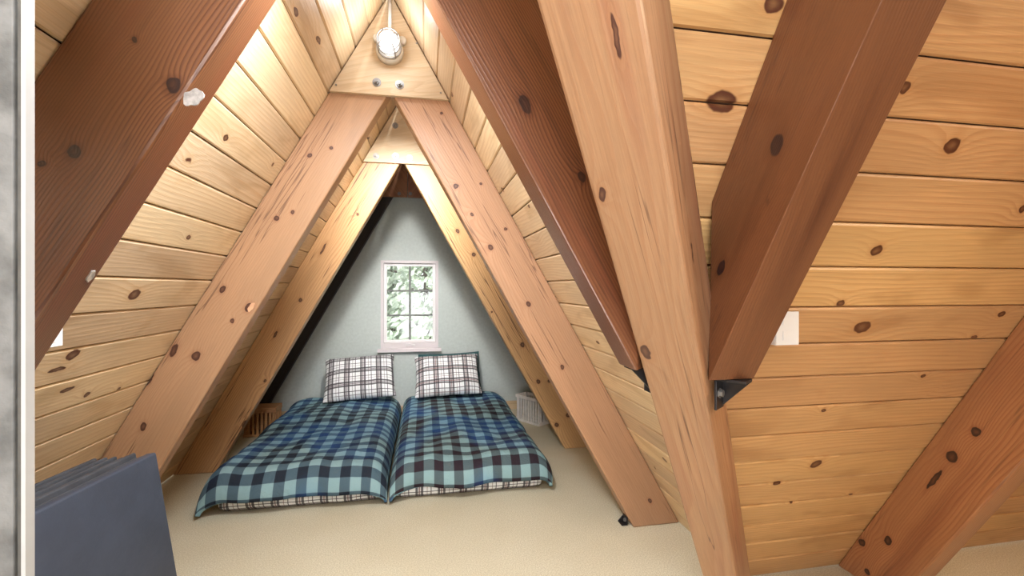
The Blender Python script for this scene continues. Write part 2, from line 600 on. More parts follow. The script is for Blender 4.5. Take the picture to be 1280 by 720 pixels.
rafter('rafter', fir_kw, FRAMES[1], -1, 'left rafter under the lamp gusset, pinkish brown, its foot behind the blue pads',
       knot_px=[(217, 438, .030, .013), (245, 445, .020, .016), (345, 273, .012, .012), (387, 194, .012, .010), (366, 266, .010, .009), (278, 362, .016, .012),
                (311, 384, .020, .016), (291, 401, .010, .008), (187, 474, .030, .010), (179, 533, .02, .012), (414, 185, .008, .008)])
rafter('rafter', fir_kw, FRAMES[1], 1, 'right rafter under the lamp gusset, pinkish brown, standing on the carpet right of the bed',
       knot_px=[(570, 233, .013, .013), (613, 309, .014, .012), (601, 230, .008, .007), (552, 142, .008, .008), (632, 286, .008, .008), (661, 380, .013, .010),
                (703, 459, .014, .011), (812, 626, .016, .010), (590, 268, .008, .008)])
rafter('rafter', yel_kw, FRAMES[2], -1, 'golden brown left rafter nearest the head of the bed, long dark cracks',
       knot_px=[(375, 375, .013, .012), (447, 268, .010, .008), (344, 418, .030, .008), (404, 311, .045, .008), (331, 476, .012, .009), (305, 530, .025, .010)])
rafter('rafter', yel_kw, FRAMES[2], 1, 'golden brown right rafter beside the white crate',
       knot_px=[(653, 431, .019, .017), (673, 477, .017, .015), (687, 476, .015, .014), (696, 531, .017, .015), (710, 519, .017, .017), (592, 318, .015, .014), (572, 289, .018, .012), (615, 390, .008, .008)])
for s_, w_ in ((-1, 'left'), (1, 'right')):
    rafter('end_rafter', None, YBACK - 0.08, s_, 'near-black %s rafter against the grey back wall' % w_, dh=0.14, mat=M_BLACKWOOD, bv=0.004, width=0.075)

# putty patch on the nearest left rafter and a pale chip
def flat_blob(name, c, n, r1, r2, along, mat, parent, seedv):
    n = Vector(n).normalized()
    a = (Vector(along) - n * Vector(along).dot(n)).normalized()
    b = n.cross(a)
    rg = random.Random(seedv)
    pts = []
    for i in range(28):
        t = 2 * math.pi * i / 28
        k = 0.92 + 0.13 * math.sin(2 * t + seedv) + 0.09 * math.sin(5 * t + 2 * seedv) + rg.uniform(-0.04, 0.04)
        pts.append(Vector(c) + a * r1 * k * math.cos(t) + b * r2 * k * math.sin(t) - n * 0.001)
    M = Matrix.Translation(c)
    bm = bm_prism(pts, n * 0.003)
    return link(name, to_local(bm, M), mat, M, parent)


M_PUTTY = plain('white_putty', (0.42, 0.40, 0.39), 0.7, mott=0.35, mscale=60)
L1 = bpy.data.objects['rafter']
flat_blob('putty_patch', hit(242, 122, (0, FRAMES[0], 0), (0, 1, 0)), (0, -1, 0), 0.021, 0.017, (1, 0, K), M_PUTTY, L1, 3)
pi_ = Vector((XL + DH, 0, 0))
ni_ = Vector((K, 0, -1)).normalized()
flat_blob('putty_patch', hit(113, 345, pi_, ni_), ni_, 0.016, 0.008, (1, 0, K), M_PUTTY, L1, 5)
L2 = bpy.data.objects['rafter.002']
flat_blob('wood_chip', hit(314, 384, (0, FRAMES[1], 0), (0, 1, 0)), (0, -1, 0), 0.022, 0.012, (1, 0, K), plain('bare_chipped_wood', (0.62, 0.35, 0.20), 0.7, mott=0.2), L2, 8)

# valley beam
E = Vector((1, 1, 0)).normalized()
VW = 0.096
vb_in = 0.212
bt = Vector(VAL) + Vector((0.12, 0.12, 0))
ztop = APEX - 0.03
dtop = ztop / K
poly = [Vector(VAL) + Vector((.1, .1, 0)), Vector(VAL) - Vector((vb_in, vb_in, 0)),
        Vector((XR - dtop, YW - dtop, ztop)) - Vector((vb_in, vb_in, 0)), Vector((XR - dtop, YW - dtop, ztop)) + Vector((.1, .1, 0))]
offr = lambda z: VW / 2 + 0.010 + 0.031 * z             # the beam was hewn wider towards its top
bm = bm_prism([p - NV * (VW / 2 - 0.007 * p.z) for p in poly], NV * VW)
bm.verts.ensure_lookup_table()
for q_, p in enumerate(poly): bm.verts[len(poly) + q_].co = p + NV * offr(p.z)
cut(bm, (XR, 0, 0), Vector((K, 0, 1)))
cut(bm, (0, YW, 0), Vector((0, K, 1)))
cut(bm, (0, 0, APEX - 0.05), (0, 0, 1))
bevel(bm, 0.007, 2)
vdir = Vector((-1, -1, K)).normalized()
M = frame_matrix(Vector(VAL) - Vector((vb_in / 2, vb_in / 2, 0)) + vdir * 0.9, vdir, NV)
Mi = M.inverted()
ks = []
n_side = NV
p_side = Vector(VAL) + NV * offr(1.1)
n_bot = Vector((K, K, 2)).normalized()
p_bot = Vector(VAL) - Vector((vb_in, vb_in, 0))
for (u, v, al, ac) in [(801, 50, .040, .006), (861, 410, .050, .012), (860, 312, .045, .008)]:
    q = Mi @ hit(u, v, p_side, n_side)
    ks.append((q.x, q.y, q.z, al, ac))
for (u, v, al, ac) in [(768, 45, .03, .005), (752, 243, .014, .007), (808, 440, .022, .012)]:
    q = Mi @ hit(u, v, p_bot, n_bot)
    ks.append((q.x, q.y, q.z, al, ac))
val_kw = dict(light=(0.40, 0.235, 0.125), ring=(0.32, 0.15, 0.068), knot=(0.07, 0.026, 0.018), rings=34, wander=3.5, contrast=0.5, vary=0.02, checks=0.7, streak=0.6, streak_col=(0.27, 0.105, 0.06))
vo = link('valley_beam', to_local(bm, M), wood('valley_beam_wood', knots=ks, **val_kw), M)
tag(vo, 'thick slanting valley beam in the foreground, pale front and reddish cracked side', 'beam')


# wing rafters
def wing_rafter(mat_kw, X0, label, cuts=(), skew=0.0, zref=0.0, knot_px=(), width=BW):
    yo, yi = YW - 0.001, YW - DH
    ztop_o, ztop_i = APEX - 0.003, (RUN - DH) * K
    poly = [(X0, yo, 0), (X0, yi, 0), (X0, YWR + 0.001, ztop_i), (X0, YWR + 0.001, ztop_o)]
    poly = [(x + skew * (z - zref), y, z) for x, y, z in poly]
    bm = bm_prism(poly, (width, 0, 0))
    for co, no in cuts: cut(bm, co, no)
    bevel(bm, 0.007, 2)
    M = frame_matrix((X0 + width / 2, YW - DH / 2 - RUN / 2, APEX / 2), (0, -1, K), (1, 0, 0))
    Mi = M.inverted()
    ks = []
    for (u, v, al, ac) in knot_px:
        q = Mi @ hit(u, v, (X0, 0, 0), (1, 0, 0))
        ks.append((q.x, q.y, q.z, al, ac))
    o = link('rafter', to_local(bm, M), wood('wing_rafter_wood', knots=ks, **mat_kw), M)
    return tag(o, label, 'beam')


side_r = Vector(VAL) + NV * offr(1.15)
w1_kw = dict(red_kw)
w1_kw.update(rough=0.42, spec=0.45, streak_col=(0.07, 0.021, 0.009), light=(0.165, 0.066, 0.026), ring=(0.10, 0.032, 0.012), contrast=0.4, streak=0.85)
w2_kw = dict(red_kw)
w2_kw.update(light=(0.38, 0.16, 0.072), ring=(0.25, 0.075, 0.034), rings=110, contrast=0.6)
wing_rafter(w1_kw, 0.645, width=0.112, label= 'reddish brown rafter right of the valley beam, resting on the black steel bracket',
            cuts=[((0, 0, 1.045), (0, 0, -1)), (side_r, -NV)], skew=0.07, zref=1.4, knot_px=[(966, 180, .024, .018), (1023, 34, .010, .010), (1005, 255, .008, .008), (905, 335, .02, .012)])
wing_rafter(w2_kw, 1.83, 'reddish brown rafter at the right edge, standing on the carpet, two knots at its foot',
            knot_px=[(1190, 571, .022, .018), (1077, 678, .017, .014), (1110, 676, .018, .015), (1220, 540, .018, .012), (1084, 715, .012, .010), (1168, 600, .05, .008)])

# ------------------------------------------------------------------ steel brackets
def bracket(M, label, size=0.075, wid=0.05):
    root = place(bpy.data.objects.new('steel_bracket', None), M)
    root.empty_display_size = 0.03
    t = 0.006
    link('seat_plate', box_bm(0, size, -wid / 2, wid / 2, 0, t, 0.0012), M_BLACKSTEEL, M, root)
    link('back_plate', box_bm(0, t, -wid / 2, wid / 2, -size, 0, 0.0012), M_BLACKSTEEL, M, root)
    tri = bm_prism([(0.001, wid / 2 - t, 0), (size, wid / 2 - t, 0), (0.001, wid / 2 - t, -size)], (0, t, 0))
    link('web', bevel(tri, 0.001, 1), M_BLACKSTEEL, M, root)
    b = lathe_bm([(0.0, 0), (0.012, 0), (0.012, 0.003), (0.0085, 0.003), (0.0085, 0.009), (0.0, 0.009)], 6)
    b.transform(Matrix.Translation((t, -0.006, -size * 0.45)) @ Matrix.Rotation(math.pi / 2, 4, 'Y'))
    link('bolt', b, M_STEEL, M, root)
    return tag(root, label, 'bracket')


pz = hit(879, 468, p_side, n_side)
bracket(frame_matrix((0.672, 0.969, 1.038), (0.60, -0.80, 0), (0.80, 0.60, 0)), 'black steel bracket on the valley beam carrying the reddish rafter', 0.068, 0.05)
p2 = hit(797, 461, (0, FRAMES[0] - 0.02, 0), (0, 1, 0))
bracket(frame_matrix((p2.x + 0.062, p2.y + 0.055, SEAT - 0.007), (-1, 0, 0), (0, -1, 0)),
        'small dark steel bracket under the foot of the rafter left of the valley beam', 0.06, 0.05)
bracket(frame_matrix((XR - DH - 0.023, FRAMES[1] + 0.05, 0.0075), (-1, 0, 0), (0, 1, 0)), 'small black bracket on the carpet at the foot of the pinkish right rafter', 0.034, 0.05)


# ------------------------------------------------------------------ gusset plates with bolts
def bolt(parent, x, y, z, r=0.014, big=True):
    M = Matrix.Translation((x, y, z))
    w = link('washer', lathe_bm([(0.0, 0), (r, 0), (r, 0.003), (0.0, 0.003)], 20, '-Y'), M_STEEL, M, parent)
    n = lathe_bm([(0.0, 0.003), (r * 0.62, 0.003), (r * 0.62, 0.012), (r * 0.3, 0.012), (r * 0.3, 0.022 if big else 0.014), (0.0, 0.022 if big else 0.014)], 6, '-Y')
    link('nut', n, M_STEEL, M, w)


def gusset(Y0, zb, label, bolts, screws=(), thick=0.019):
    hw = (APEX - zb) / K - 0.006
    Y0 -= 0.001
    poly = [(XC - hw, Y0, zb), (XC + hw, Y0, zb), (XC, Y0, zb + hw * K)]
    bm = bevel(bm_prism(poly, (0, -thick, 0)), 0.0015, 1)
    M = frame_matrix((XC, Y0 - thick / 2, zb + 0.15), (1, 0, 0.25), (-0.25, 0, 1))
    o = link('gusset_plate', to_local(bm, M), M_PLY, M)
    for (u, v, r) in bolts:
        p = hit(u, v, (0, Y0 - thick, 0), (0, 1, 0))
        bolt(o, p.x, Y0 - thick, p.z, r)
    for (u, v) in screws:
        p = hit(u, v, (0, Y0 - thick, 0), (0, 1, 0))
        link('screw', lathe_bm([(0.0, 0), (0.005, 0), (0.004, 0.002), (0.0, 0.002)], 10, '-Y'), M_STEEL, Matrix.Translation((p.x, Y0 - thick, p.z)), o)
    return tag(o, label, 'gusset')


ZG = 2.15
gusset(FRAMES[1], ZG, 'pale plywood triangle with the caged lamp and two large bolts', [(471, 103, .020), (499.5, 106, .021)], [(420, 106), (551, 116), (521, 54)])
gusset(FRAMES[2], ZG, 'smaller yellowish plywood triangle with four bolts, behind the lamp gusset', [(494, 157, .022), (470, 195, .022), (494.5, 195, .024), (512, 197, .021)])
# dark gusset of the end frame: two halves
hw = (APEX - 2.13) / K - 0.006
ge = empty('gusset_plate', (XC, YBACK - 0.1, 2.13))
tag(ge, 'dark red wooden gusset in two halves above the grey back wall', 'gusset')
for s_ in (-1, 1):
    bm = bm_prism([(XC + s_ * 0.0025, YBACK - 0.08, 2.13), (XC + s_ * hw, YBACK - 0.08, 2.13), (XC + s_ * 0.0025, YBACK - 0.08, 2.13 + hw * K)], (0, -0.02, 0))
    M = frame_matrix((XC + s_ * 0.1, YBACK - 0.09, 2.2), (s_ * 0.6, 0, 0.8), (-0.8, 0, 0.6))
    h_ = link('half_plate', to_local(bevel(bm, 0.0015, 1), M), M_PLY_RED, M, ge)
    p = hit(505 + (-1 if s_ < 0 else 1) * 7 + 1, 242, (0, YBACK - 0.1, 0), (0, 1, 0))
    bolt(h_, p.x, YBACK - 0.1, p.z, 0.017)

# ------------------------------------------------------------------ caged lamp on the front gusset
YG = FRAMES[1] - 0.0205
LZ = 2.352
lamp = empty('caged_lamp', (XC, YG, LZ))
tag(lamp, 'white jar lamp in a wire cage on the plywood gusset, switched on', 'lamp')
ML = Matrix.Translation((XC, YG, LZ))
M_LBOX = plain('pale_lamp_casting', (0.66, 0.64, 0.60), 0.45, 0.2)
M_WIRE = plain('cage_wire', (0.30, 0.29, 0.28), 0.4, 0.6)
add_light('jar_light', 'POINT', (XC, YG - 0.20, LZ - 0.01), 2.0, (0.90, 0.95, 1.0), 0.03)
N = Net('lit_frosted_jar')
N.b.inputs['Emission Color'].default_value = (0.97, 0.97, 0.95, 1)
N.b.inputs['Emission Strength'].default_value = 1.6
M_JAR = N.done((0.9, 0.9, 0.88), 0.4)
base = lathe_bm([(0.0, 0), (0.062, 0), (0.062, 0.028), (0.056, 0.034), (0.0, 0.034)], 32, '-Y')
bo = link('junction_box', base, M_LBOX, ML, lamp, True)
for s_ in (-1, 1):
    e = lathe_bm([(0.0, 0), (0.019, 0), (0.019, 0.020), (0.016, 0.023), (0.0, 0.023)], 18, '-Y')
    e.transform(Matrix.Translation((s_ * 0.056, 0, 0.052)))
    link('ear', e, M_LBOX, ML, bo, True)
col_ = lathe_bm([(0.0, 0.034), (0.054, 0.034), (0.054, 0.044), (0.049, 0.048), (0.0, 0.048)], 28, '-Y')
link('collar', col_, M_LBOX, ML, lamp, True)
prof = [(0.0, 0.048), (0.040, 0.048), (0.042, 0.06), (0.042, 0.105)]
for i in range(1, 7):
    t = i / 6 * math.pi / 2
    prof.append((0.042 * math.cos(t) + 1e-5, 0.105 + 0.036 * math.sin(t)))
link('glass_jar', lathe_bm(prof, 28, '-Y'), M_JAR, ML, lamp, True)
cage = []
for yy, rr in ((0.052, 0.054), (0.082, 0.051), (0.116, 0.049)):
    cage.append(tube_bm([(rr * math.cos(a * math.pi / 12), -yy, rr * math.sin(a * math.pi / 12)) for a in range(24)], 0.0030, 6, True))
for q in range(4):
    a = q * math.pi / 2 + 0.55
    cx, cz = math.cos(a), math.sin(a)
    cage.append(tube_bm([(0.054 * cx, -0.044, 0.054 * cz), (0.051 * cx, -0.09, 0.051 * cz), (0.047 * cx, -0.12, 0.047 * cz), (0.030 * cx, -0.142, 0.030 * cz), (0.012 * cx, -0.150, 0.012 * cz)], 0.0030, 6))
cage.append(tube_bm([(0.012 * math.cos(a * math.pi / 6), -0.150, 0.012 * math.sin(a * math.pi / 6)) for a in range(12)], 0.0024, 6, True))
link('wire_cage', join(*cage), M_WIRE, ML, lamp, True)
con = empty('conduit_pipe', (XC, YG - 0.012, LZ + 0.062))
tag(con, 'thin white conduit running up the gusset from the caged lamp', 'conduit')
link('pipe', tube_bm([(0, 0, 0), (0, 0, 0.19)], 0.0085, 12), M_WHITE, WM[con.name], con, True)
link('coupling', tube_bm([(0, 0, 0.0), (0, 0, 0.022)], 0.0115, 12), M_WHITE, WM[con.name], con, True)

# ------------------------------------------------------------------ back wall with window
YB = YBACK
wx0, wx1, wz0, wz1 = -0.395, 0.118, 0.672, 1.500
def wall_part(poly):
    return bm_prism([(x, YB, z) for x, z in poly], (0, 0.10, 0))


xe = lambda z, s: XC + s * (APEX - z) / K
bm = join(
    wall_part([(xe(0, -1), 0), (xe(0, 1), 0), (xe(wz0, 1), wz0), (xe(wz0, -1), wz0)]),
    wall_part([(xe(wz0, -1), wz0), (wx0, wz0), (wx0, wz1), (xe(wz1, -1), wz1)]),
    wall_part([(wx1, wz0), (xe(wz0, 1), wz0), (xe(wz1, 1), wz1), (wx1, wz1)]),
    wall_part([(xe(wz1, -1), wz1), (xe(wz1, 1), wz1), (XC, APEX)]))
structure(link('wall_back', bm, M_WALL))
structure(link('baseboard_back', box_bm(XL + 0.03, XR - 0.03, YB - 0.014, YB, 0, 0.085, 0.002), M_PINE))

win = structure(empty('window_1', ((wx0 + wx1) / 2, YB, wz0)))
I4 = Matrix.Identity(4)


def wbox(name, x0, x1, y0, y1, z0, z1, mat, bv=0.002, parent=None):
    c = Matrix.Translation(((x0 + x1) / 2, (y0 + y1) / 2, (z0 + z1) / 2))
    return link(name, to_local(box_bm(x0, x1, y0, y1, z0, z1, bv), c), mat, c, parent or win)


cw = 0.022
wbox('jamb_casing', wx0 - cw, wx0 + 0.006, YB - 0.016, YB + 0.06, wz0 - 0.018, wz1 + cw, M_TRIMW)
wbox('jamb_casing', wx1 - 0.006, wx1 + cw, YB - 0.016, YB + 0.06, wz0 - 0.018, wz1 + cw, M_TRIMW)
wbox('head_casing', wx0 + 0.006, wx1 - 0.006, YB - 0.016, YB + 0.06, wz1 - 0.006, wz1 + cw, M_TRIMW)
wbox('sill', wx0 - 0.05, wx1 + 0.05, YB - 0.05, YB + 0.06, wz0 - 0.052, wz0 - 0.018, M_TRIMW, 0.004)
wbox('bottom_rail', wx0 + 0.006, wx1 - 0.006, YB - 0.016, YB + 0.06, wz0 - 0.018, wz0 + 0.040, M_TRIMW)
gx0, gx1, gz0, gz1 = wx0 + 0.034, wx1 - 0.034, wz0 + 0.062, wz1 - 0.034
sash = wbox('sash', wx0 + 0.007, gx0, YB + 0.012, YB + 0.05, wz0 + 0.041, wz1 - 0.007, M_SASH)
wbox('sash', gx1, wx1 - 0.007, YB + 0.012, YB + 0.05, wz0 + 0.041, wz1 - 0.007, M_SASH)
wbox('sash', gx0, gx1, YB + 0.012, YB + 0.05, gz1, wz1 - 0.007, M_SASH)
wbox('sash', gx0, gx1, YB + 0.012, YB + 0.05, wz0 + 0.041, gz0, M_SASH)
gm = (gx0 + gx1) / 2
wbox('muntin', gm - 0.010, gm + 0.010, YB + 0.020, YB + 0.034, gz0, gz1, M_MUNTIN)
zr = [gz0 + (gz1 - gz0) * i / 3 for i in range(4)]
for z in zr[1:3]:
    wbox('muntin', gx0, gm - 0.010, YB + 0.020, YB + 0.034, z - 0.009, z + 0.009, M_MUNTIN)
    wbox('muntin', gm + 0.010, gx1, YB + 0.020, YB + 0.034, z - 0.009, z + 0.009, M_MUNTIN)
N = Net('window_glass')
tr = N.node('ShaderNodeBsdfTransparent')
gl = N.node('ShaderNodeBsdfGlossy')
gl.inputs['Roughness'].default_value = 0.02
fr = N.node('ShaderNodeFresnel')
fr.inputs[0].default_value = 1.35
mx = N.node('ShaderNodeMixShader')
N.put(mx.inputs[0], fr.outputs[0])
N.put(mx.inputs[1], tr.outputs[0])
N.put(mx.inputs[2], gl.outputs[0])
N.t.links.new(mx.outputs[0], N.t.nodes['Material Output'].inputs[0])
M_GLASS = N.m
for c_ in range(2):
    for r_ in range(3):
        xa, xb = (gx0, gm - 0.010) if c_ == 0 else (gm + 0.010, gx1)
        wbox('pane', xa, xb, YB + 0.036, YB + 0.040, zr[r_] + 0.002, zr[r_ + 1] - 0.002, M_GLASS, 0)
crx = (wx0 + wx1) / 2
cr = link('crank_handle', bevel(bm_prism([(-0.045, 0, 0), (0.045, 0, 0), (0.04, 0, 0.018), (-0.03, 0, 0.022)], (0, -0.02, 0)), 0.003, 2), M_SASH, Matrix.Translation((crx, YB - 0.016, wz0 + 0.006)), win)
link('crank_arm', tube_bm([(-0.035, -0.022, 0.016), (0, -0.03, 0.022), (0.05, -0.028, 0.012)], 0.006, 8), M_SASH, Matrix.Translation((crx, YB - 0.016, wz0 + 0.006)), cr, True)

# ------------------------------------------------------------------ trees beyond the window
M_LEAF = plain('pale_sunlit_leaves', (0.44, 0.50, 0.40), 0.6, mott=0.4, mscale=1.5)
M_BARK = plain('grey_bark', (0.13, 0.11, 0.10), 0.9, mott=0.3)


def tree(x, y, zb, h, r, n, label, sd):
    rg = random.Random(sd)
    root = empty('leafy_tree', (x, y, zb))
    tag(root, label, 'tree', 'trees outside the window')
    M = WM[root.name]
    tb = tube_bm([(0, 0, 0), (0.06, 0.05, h * 0.4), (-0.04, 0.0, h * 0.75), (0, 0, h)], 0.11, 10)
    for v in tb.verts: 
        k = 1.25 - v.co.z / h
        v.co.x *= k; v.co.y *= k
    link('trunk', tb, M_BARK, M, root, True)
    br = []
    for i in range(26):
        z = h * rg.uniform(0.2, 0.95)
        a = rg.uniform(0, 2 * math.pi)
        l = r * rg.uniform(0.6, 1.0) * (1.15 - 0.7 * z / h)
        br.append(tube_bm([(0, 0, z), (l * 0.5 * math.cos(a), l * 0.5 * math.sin(a), z + 0.12), (l * math.cos(a), l * math.sin(a), z + 0.1)], 0.022, 5))
    link('branches', join(*br), M_BARK, M, root)['kind'] = 'stuff'
    vs, fs = [], []
    clumps = []
    for i in range(70):
        z = h * rg.uniform(0.16, 1.02)
        a = rg.uniform(0, 2 * math.pi)
        l = r * math.sqrt(rg.random()) * (1.15 - 0.7 * z / h)
        clumps.append(Vector((l * math.cos(a), l * math.sin(a), z)))
    for i in range(n):
        c = rg.choice(clumps) + Vector((rg.gauss(0, .24), rg.gauss(0, .24), rg.gauss(0, .17)))
        a = Vector((rg.gauss(0, 1), rg.gauss(0, 1), rg.gauss(0, 1))).normalized()
        b = a.orthogonal().normalized()
        q = a.cross(b)
        s = rg.uniform(0.05, 0.09)
        k = len(vs)
        vs += [c - b * s * 1.3, c + q * s * .6 + a * .01, c + b * s * 1.3, c - q * s * .6 + a * .01]
        fs.append((k, k + 1, k + 2, k + 3))
    me = bpy.data.meshes.new('foliage')
    me.from_pydata([tuple(v) for v in vs], [], fs)
    me.materials.append(M_LEAF)
    o = place(bpy.data.objects.new('foliage', me), M, root)
    o['kind'] = 'stuff'


tree(-0.80, 8.2, -3.2, 6.0, 0.72, 4200, 'pale leafy tree outside, behind the left column of window panes', 1)
tree(0.05, 11.4, -3.2, 6.6, 0.95, 5200, 'pale leafy tree outside, behind the right column of window panes', 2)
tree(-0.6, 15.0, -3.2, 7.4, 1.3, 4500, 'tree furthest outside, between the two nearer trees beyond the window', 3)
slab('ground', [(-30, 5.2, -3.3), (30, 5.2, -3.3), (30, 60, -3.3), (-30, 60, -3.3)], (0, 0, 0.08), plain('pale_grass', (0.30, 0.34, 0.20), 0.9, mott=0.3, mscale=1.2))

# ------------------------------------------------------------------ bed: two mattresses, two comforters, pillows
def uvcoords(N):
    return N.node('ShaderNodeUVMap').outputs[0]


def buffalo(name, light, mid, dark, c2):
    N = Net(name)
    uv = uvcoords(N)
    s = N.node('ShaderNodeSeparateXYZ')
    N.put(s.inputs[0], uv)
    P = 0.116
    def band(a):
        f = N.math('FRACT', N.math('DIVIDE', a, P))
        return N.math('MULTIPLY', N.step(f, 0.02, 0.05), N.step(f, 0.53, 0.50))
    a, b = band(s.outputs[0]), band(s.outputs[1])
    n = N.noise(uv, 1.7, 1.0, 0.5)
    bl = N.step(n, 0.44, 0.60)  # broad soft patches of bluish daylight put into the cloth colours
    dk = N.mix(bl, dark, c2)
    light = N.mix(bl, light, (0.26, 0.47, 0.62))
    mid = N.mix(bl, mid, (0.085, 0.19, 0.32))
    tot = N.math('ADD', a, b)
    c = N.mix(N.math('MINIMUM', tot, 1.0), light, mid)
    c = N.mix(N.math('SUBTRACT', tot, 1.0, clamp=True), c, dk)
    w = N.noise(uv, 900, 1.0, 0.5)
    c = N.mix(N.math('MULTIPLY', w, 0.25), c, (0.0, 0.0, 0.0))
    N.bump(N.math('ADD', N.noise(uv, 14, 4.0, 0.6, 1.0), N.math('MULTIPLY', w, 0.05)), 0.45, 0.03)
    return N.done(c, 0.75, spec=0.25)


def tartan(name, P=0.135, base=(0.90, 0.91, 0.92), dark=(0.055, 0.045, 0.055), red=(0.20, 0.09, 0.085)):
    N = Net(name)
    uv = uvcoords(N)
    s = N.node('ShaderNodeSeparateXYZ')
    N.put(s.inputs[0], uv)
    c = base
    def strip(a, lo, hi):
        f = N.math('FRACT', N.math('DIVIDE', a, P))
        return N.math('MULTIPLY', N.math('GREATER_THAN', f, lo), N.math('LESS_THAN', f, hi))
    for ax in (0, 1):
        for lo, hi, col, k in ((0.04, 0.15, dark, .86), (0.18, 0.25, red, .75), (0.28, 0.39, dark, .86), (0.55, 0.58, red, .6), (0.72, 0.76, dark, .85)):
            c = N.mix(N.math('MULTIPLY', strip(s.outputs[ax], lo, hi), k), c, col)
    N.bump(N.noise(uv, 16, 3.0, 0.6, 0.8), 0.3, 0.02)
    return N.done(c, 0.85, spec=0.2)


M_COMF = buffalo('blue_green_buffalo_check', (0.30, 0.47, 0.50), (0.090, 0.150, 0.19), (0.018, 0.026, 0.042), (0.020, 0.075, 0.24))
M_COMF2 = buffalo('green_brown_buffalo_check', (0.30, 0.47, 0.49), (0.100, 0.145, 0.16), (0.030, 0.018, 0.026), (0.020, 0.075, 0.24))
M_SHEET = tartan('white_tartan_sheet', 0.13)
M_PILLOW = tartan('white_brown_tartan', 0.135)
M_PILLOW_L = tartan('white_black_tartan', 0.135, red=(0.11, 0.08, 0.09))
M_TEAL = plain('dark_teal_cotton', (0.03, 0.10, 0.11), 0.9)


def quilt(name, x0, x1, y0, y1, zlo, zhi, mat, sd, nx=56, ny=100, parent=None):
    """puffy comforter: rounded over every edge, wrinkled, closed underneath"""
    bm = bmesh.new()
    uvl = bm.loops.layers.uv.new('UVMap')
    cx, cy, hx, hy = (x0 + x1) / 2, (y0 + y1) / 2, (x1 - x0) / 2, (y1 - y0) / 2
    th = zhi - zlo
    def curve(s, h):
        """unrolled parameter s in [-1,1] -> (offset, drop 0..1)"""
        r = 0.12
        flat = h - r
        L = flat + r * math.pi / 2
        d = abs(s) * L
        if d <= flat: return math.copysign(d, s), 0.0, math.copysign(d, s)
        a = (d - flat) / r
        return math.copysign(flat + r * math.sin(a), s), 1 - math.cos(a), math.copysign(d, s)
    V = []
    for j in range(ny + 1):
        row = []
        oy, dy, uy = curve(2 * j / ny - 1, hy)
        for i in range(nx + 1):
            ox, dx, ux = curve(2 * i / nx - 1, hx)
            drop = 1 - (1 - dx) * (1 - dy)
            n1 = noise.noise(Vector((ox * 3.2 + sd, oy * 2.4, sd)))
            n2 = noise.noise(Vector((ox * 9 + sd, oy * 7, 3.3 + sd)))
            n3 = noise.noise(Vector((ox * 5 + oy * 9 + sd, oy * 2.2 - ox * 3, 7 + sd)))
            w = 1 - drop * 0.7
            z = zhi - th * drop + (n1 * 0.030 + n2 * 0.012 + abs(n3) * 0.016) * w
            e = noise.noise(Vector((oy * 4.2, ox * 4.2, sd + 9))) * 0.03 * drop
            k = 1 + 0.02 * n1
            seam = (ox > 0) == (x1 < 0)
            x = cx + ox + ((-abs(e) * 0.4 if seam else e) if dx > 0 else 0) * (1 if ox > 0 else -1)
            y = cy + oy + (e if dy > 0 else 0) * (1 if oy > 0 else -1)
            z -= 0.055 * min(dx, dy)
            z += drop * noise.noise(Vector((ox * 6, oy * 6, sd + 20))) * 0.018
            row.append((bm.verts.new((x, y, z)), (ux, uy)))
        V.append(row)
    for j in range(ny):
        for i in range(nx):
            q = (V[j][i], V[j][i + 1], V[j + 1][i + 1], V[j + 1][i])
            f = bm.faces.new([p[0] for p in q])
            f.smooth = True
            for lp, p in zip(f.loops, q): lp[uvl].uv = p[1]
    rim = [V[0][i][0] for i in range(nx + 1)] + [V[j][nx][0] for j in range(1, ny + 1)] + [V[ny][i][0] for i in range(nx - 1, -1, -1)] + [V[j][0][0] for j in range(ny - 1, 0, -1)]
    inner = [bm.verts.new((cx + (v.co.x - cx) * 0.965, cy + (v.co.y - cy) * 0.98, v.co.z - 0.008)) for v in rim]
    m = len(rim)
    for i in range(m):
        f = bm.faces.new((rim[(i + 1) % m], rim[i], inner[i], inner[(i + 1) % m]))
        f.smooth = True
        for lp in f.loops: lp[uvl].uv = (lp.vert.co.x, lp.vert.co.y)
    M = Matrix.Translation((cx, cy, 0))
    return link(name, to_local(bm, M), mat, M, parent)


def box_uv(bm, ox=0.0):
    uvl = bm.loops.layers.uv.verify()
    for f in bm.faces:
        n = f.normal
        for lp in f.loops:
            c = lp.vert.co
            if abs(n.z) > 0.7: lp[uvl].uv = (c.x + ox, c.y)
            elif abs(n.x) > 0.7: lp[uvl].uv = (c.y + ox, c.z)
            else: lp[uvl].uv = (c.x + ox, c.z + 0.05)
    return bm


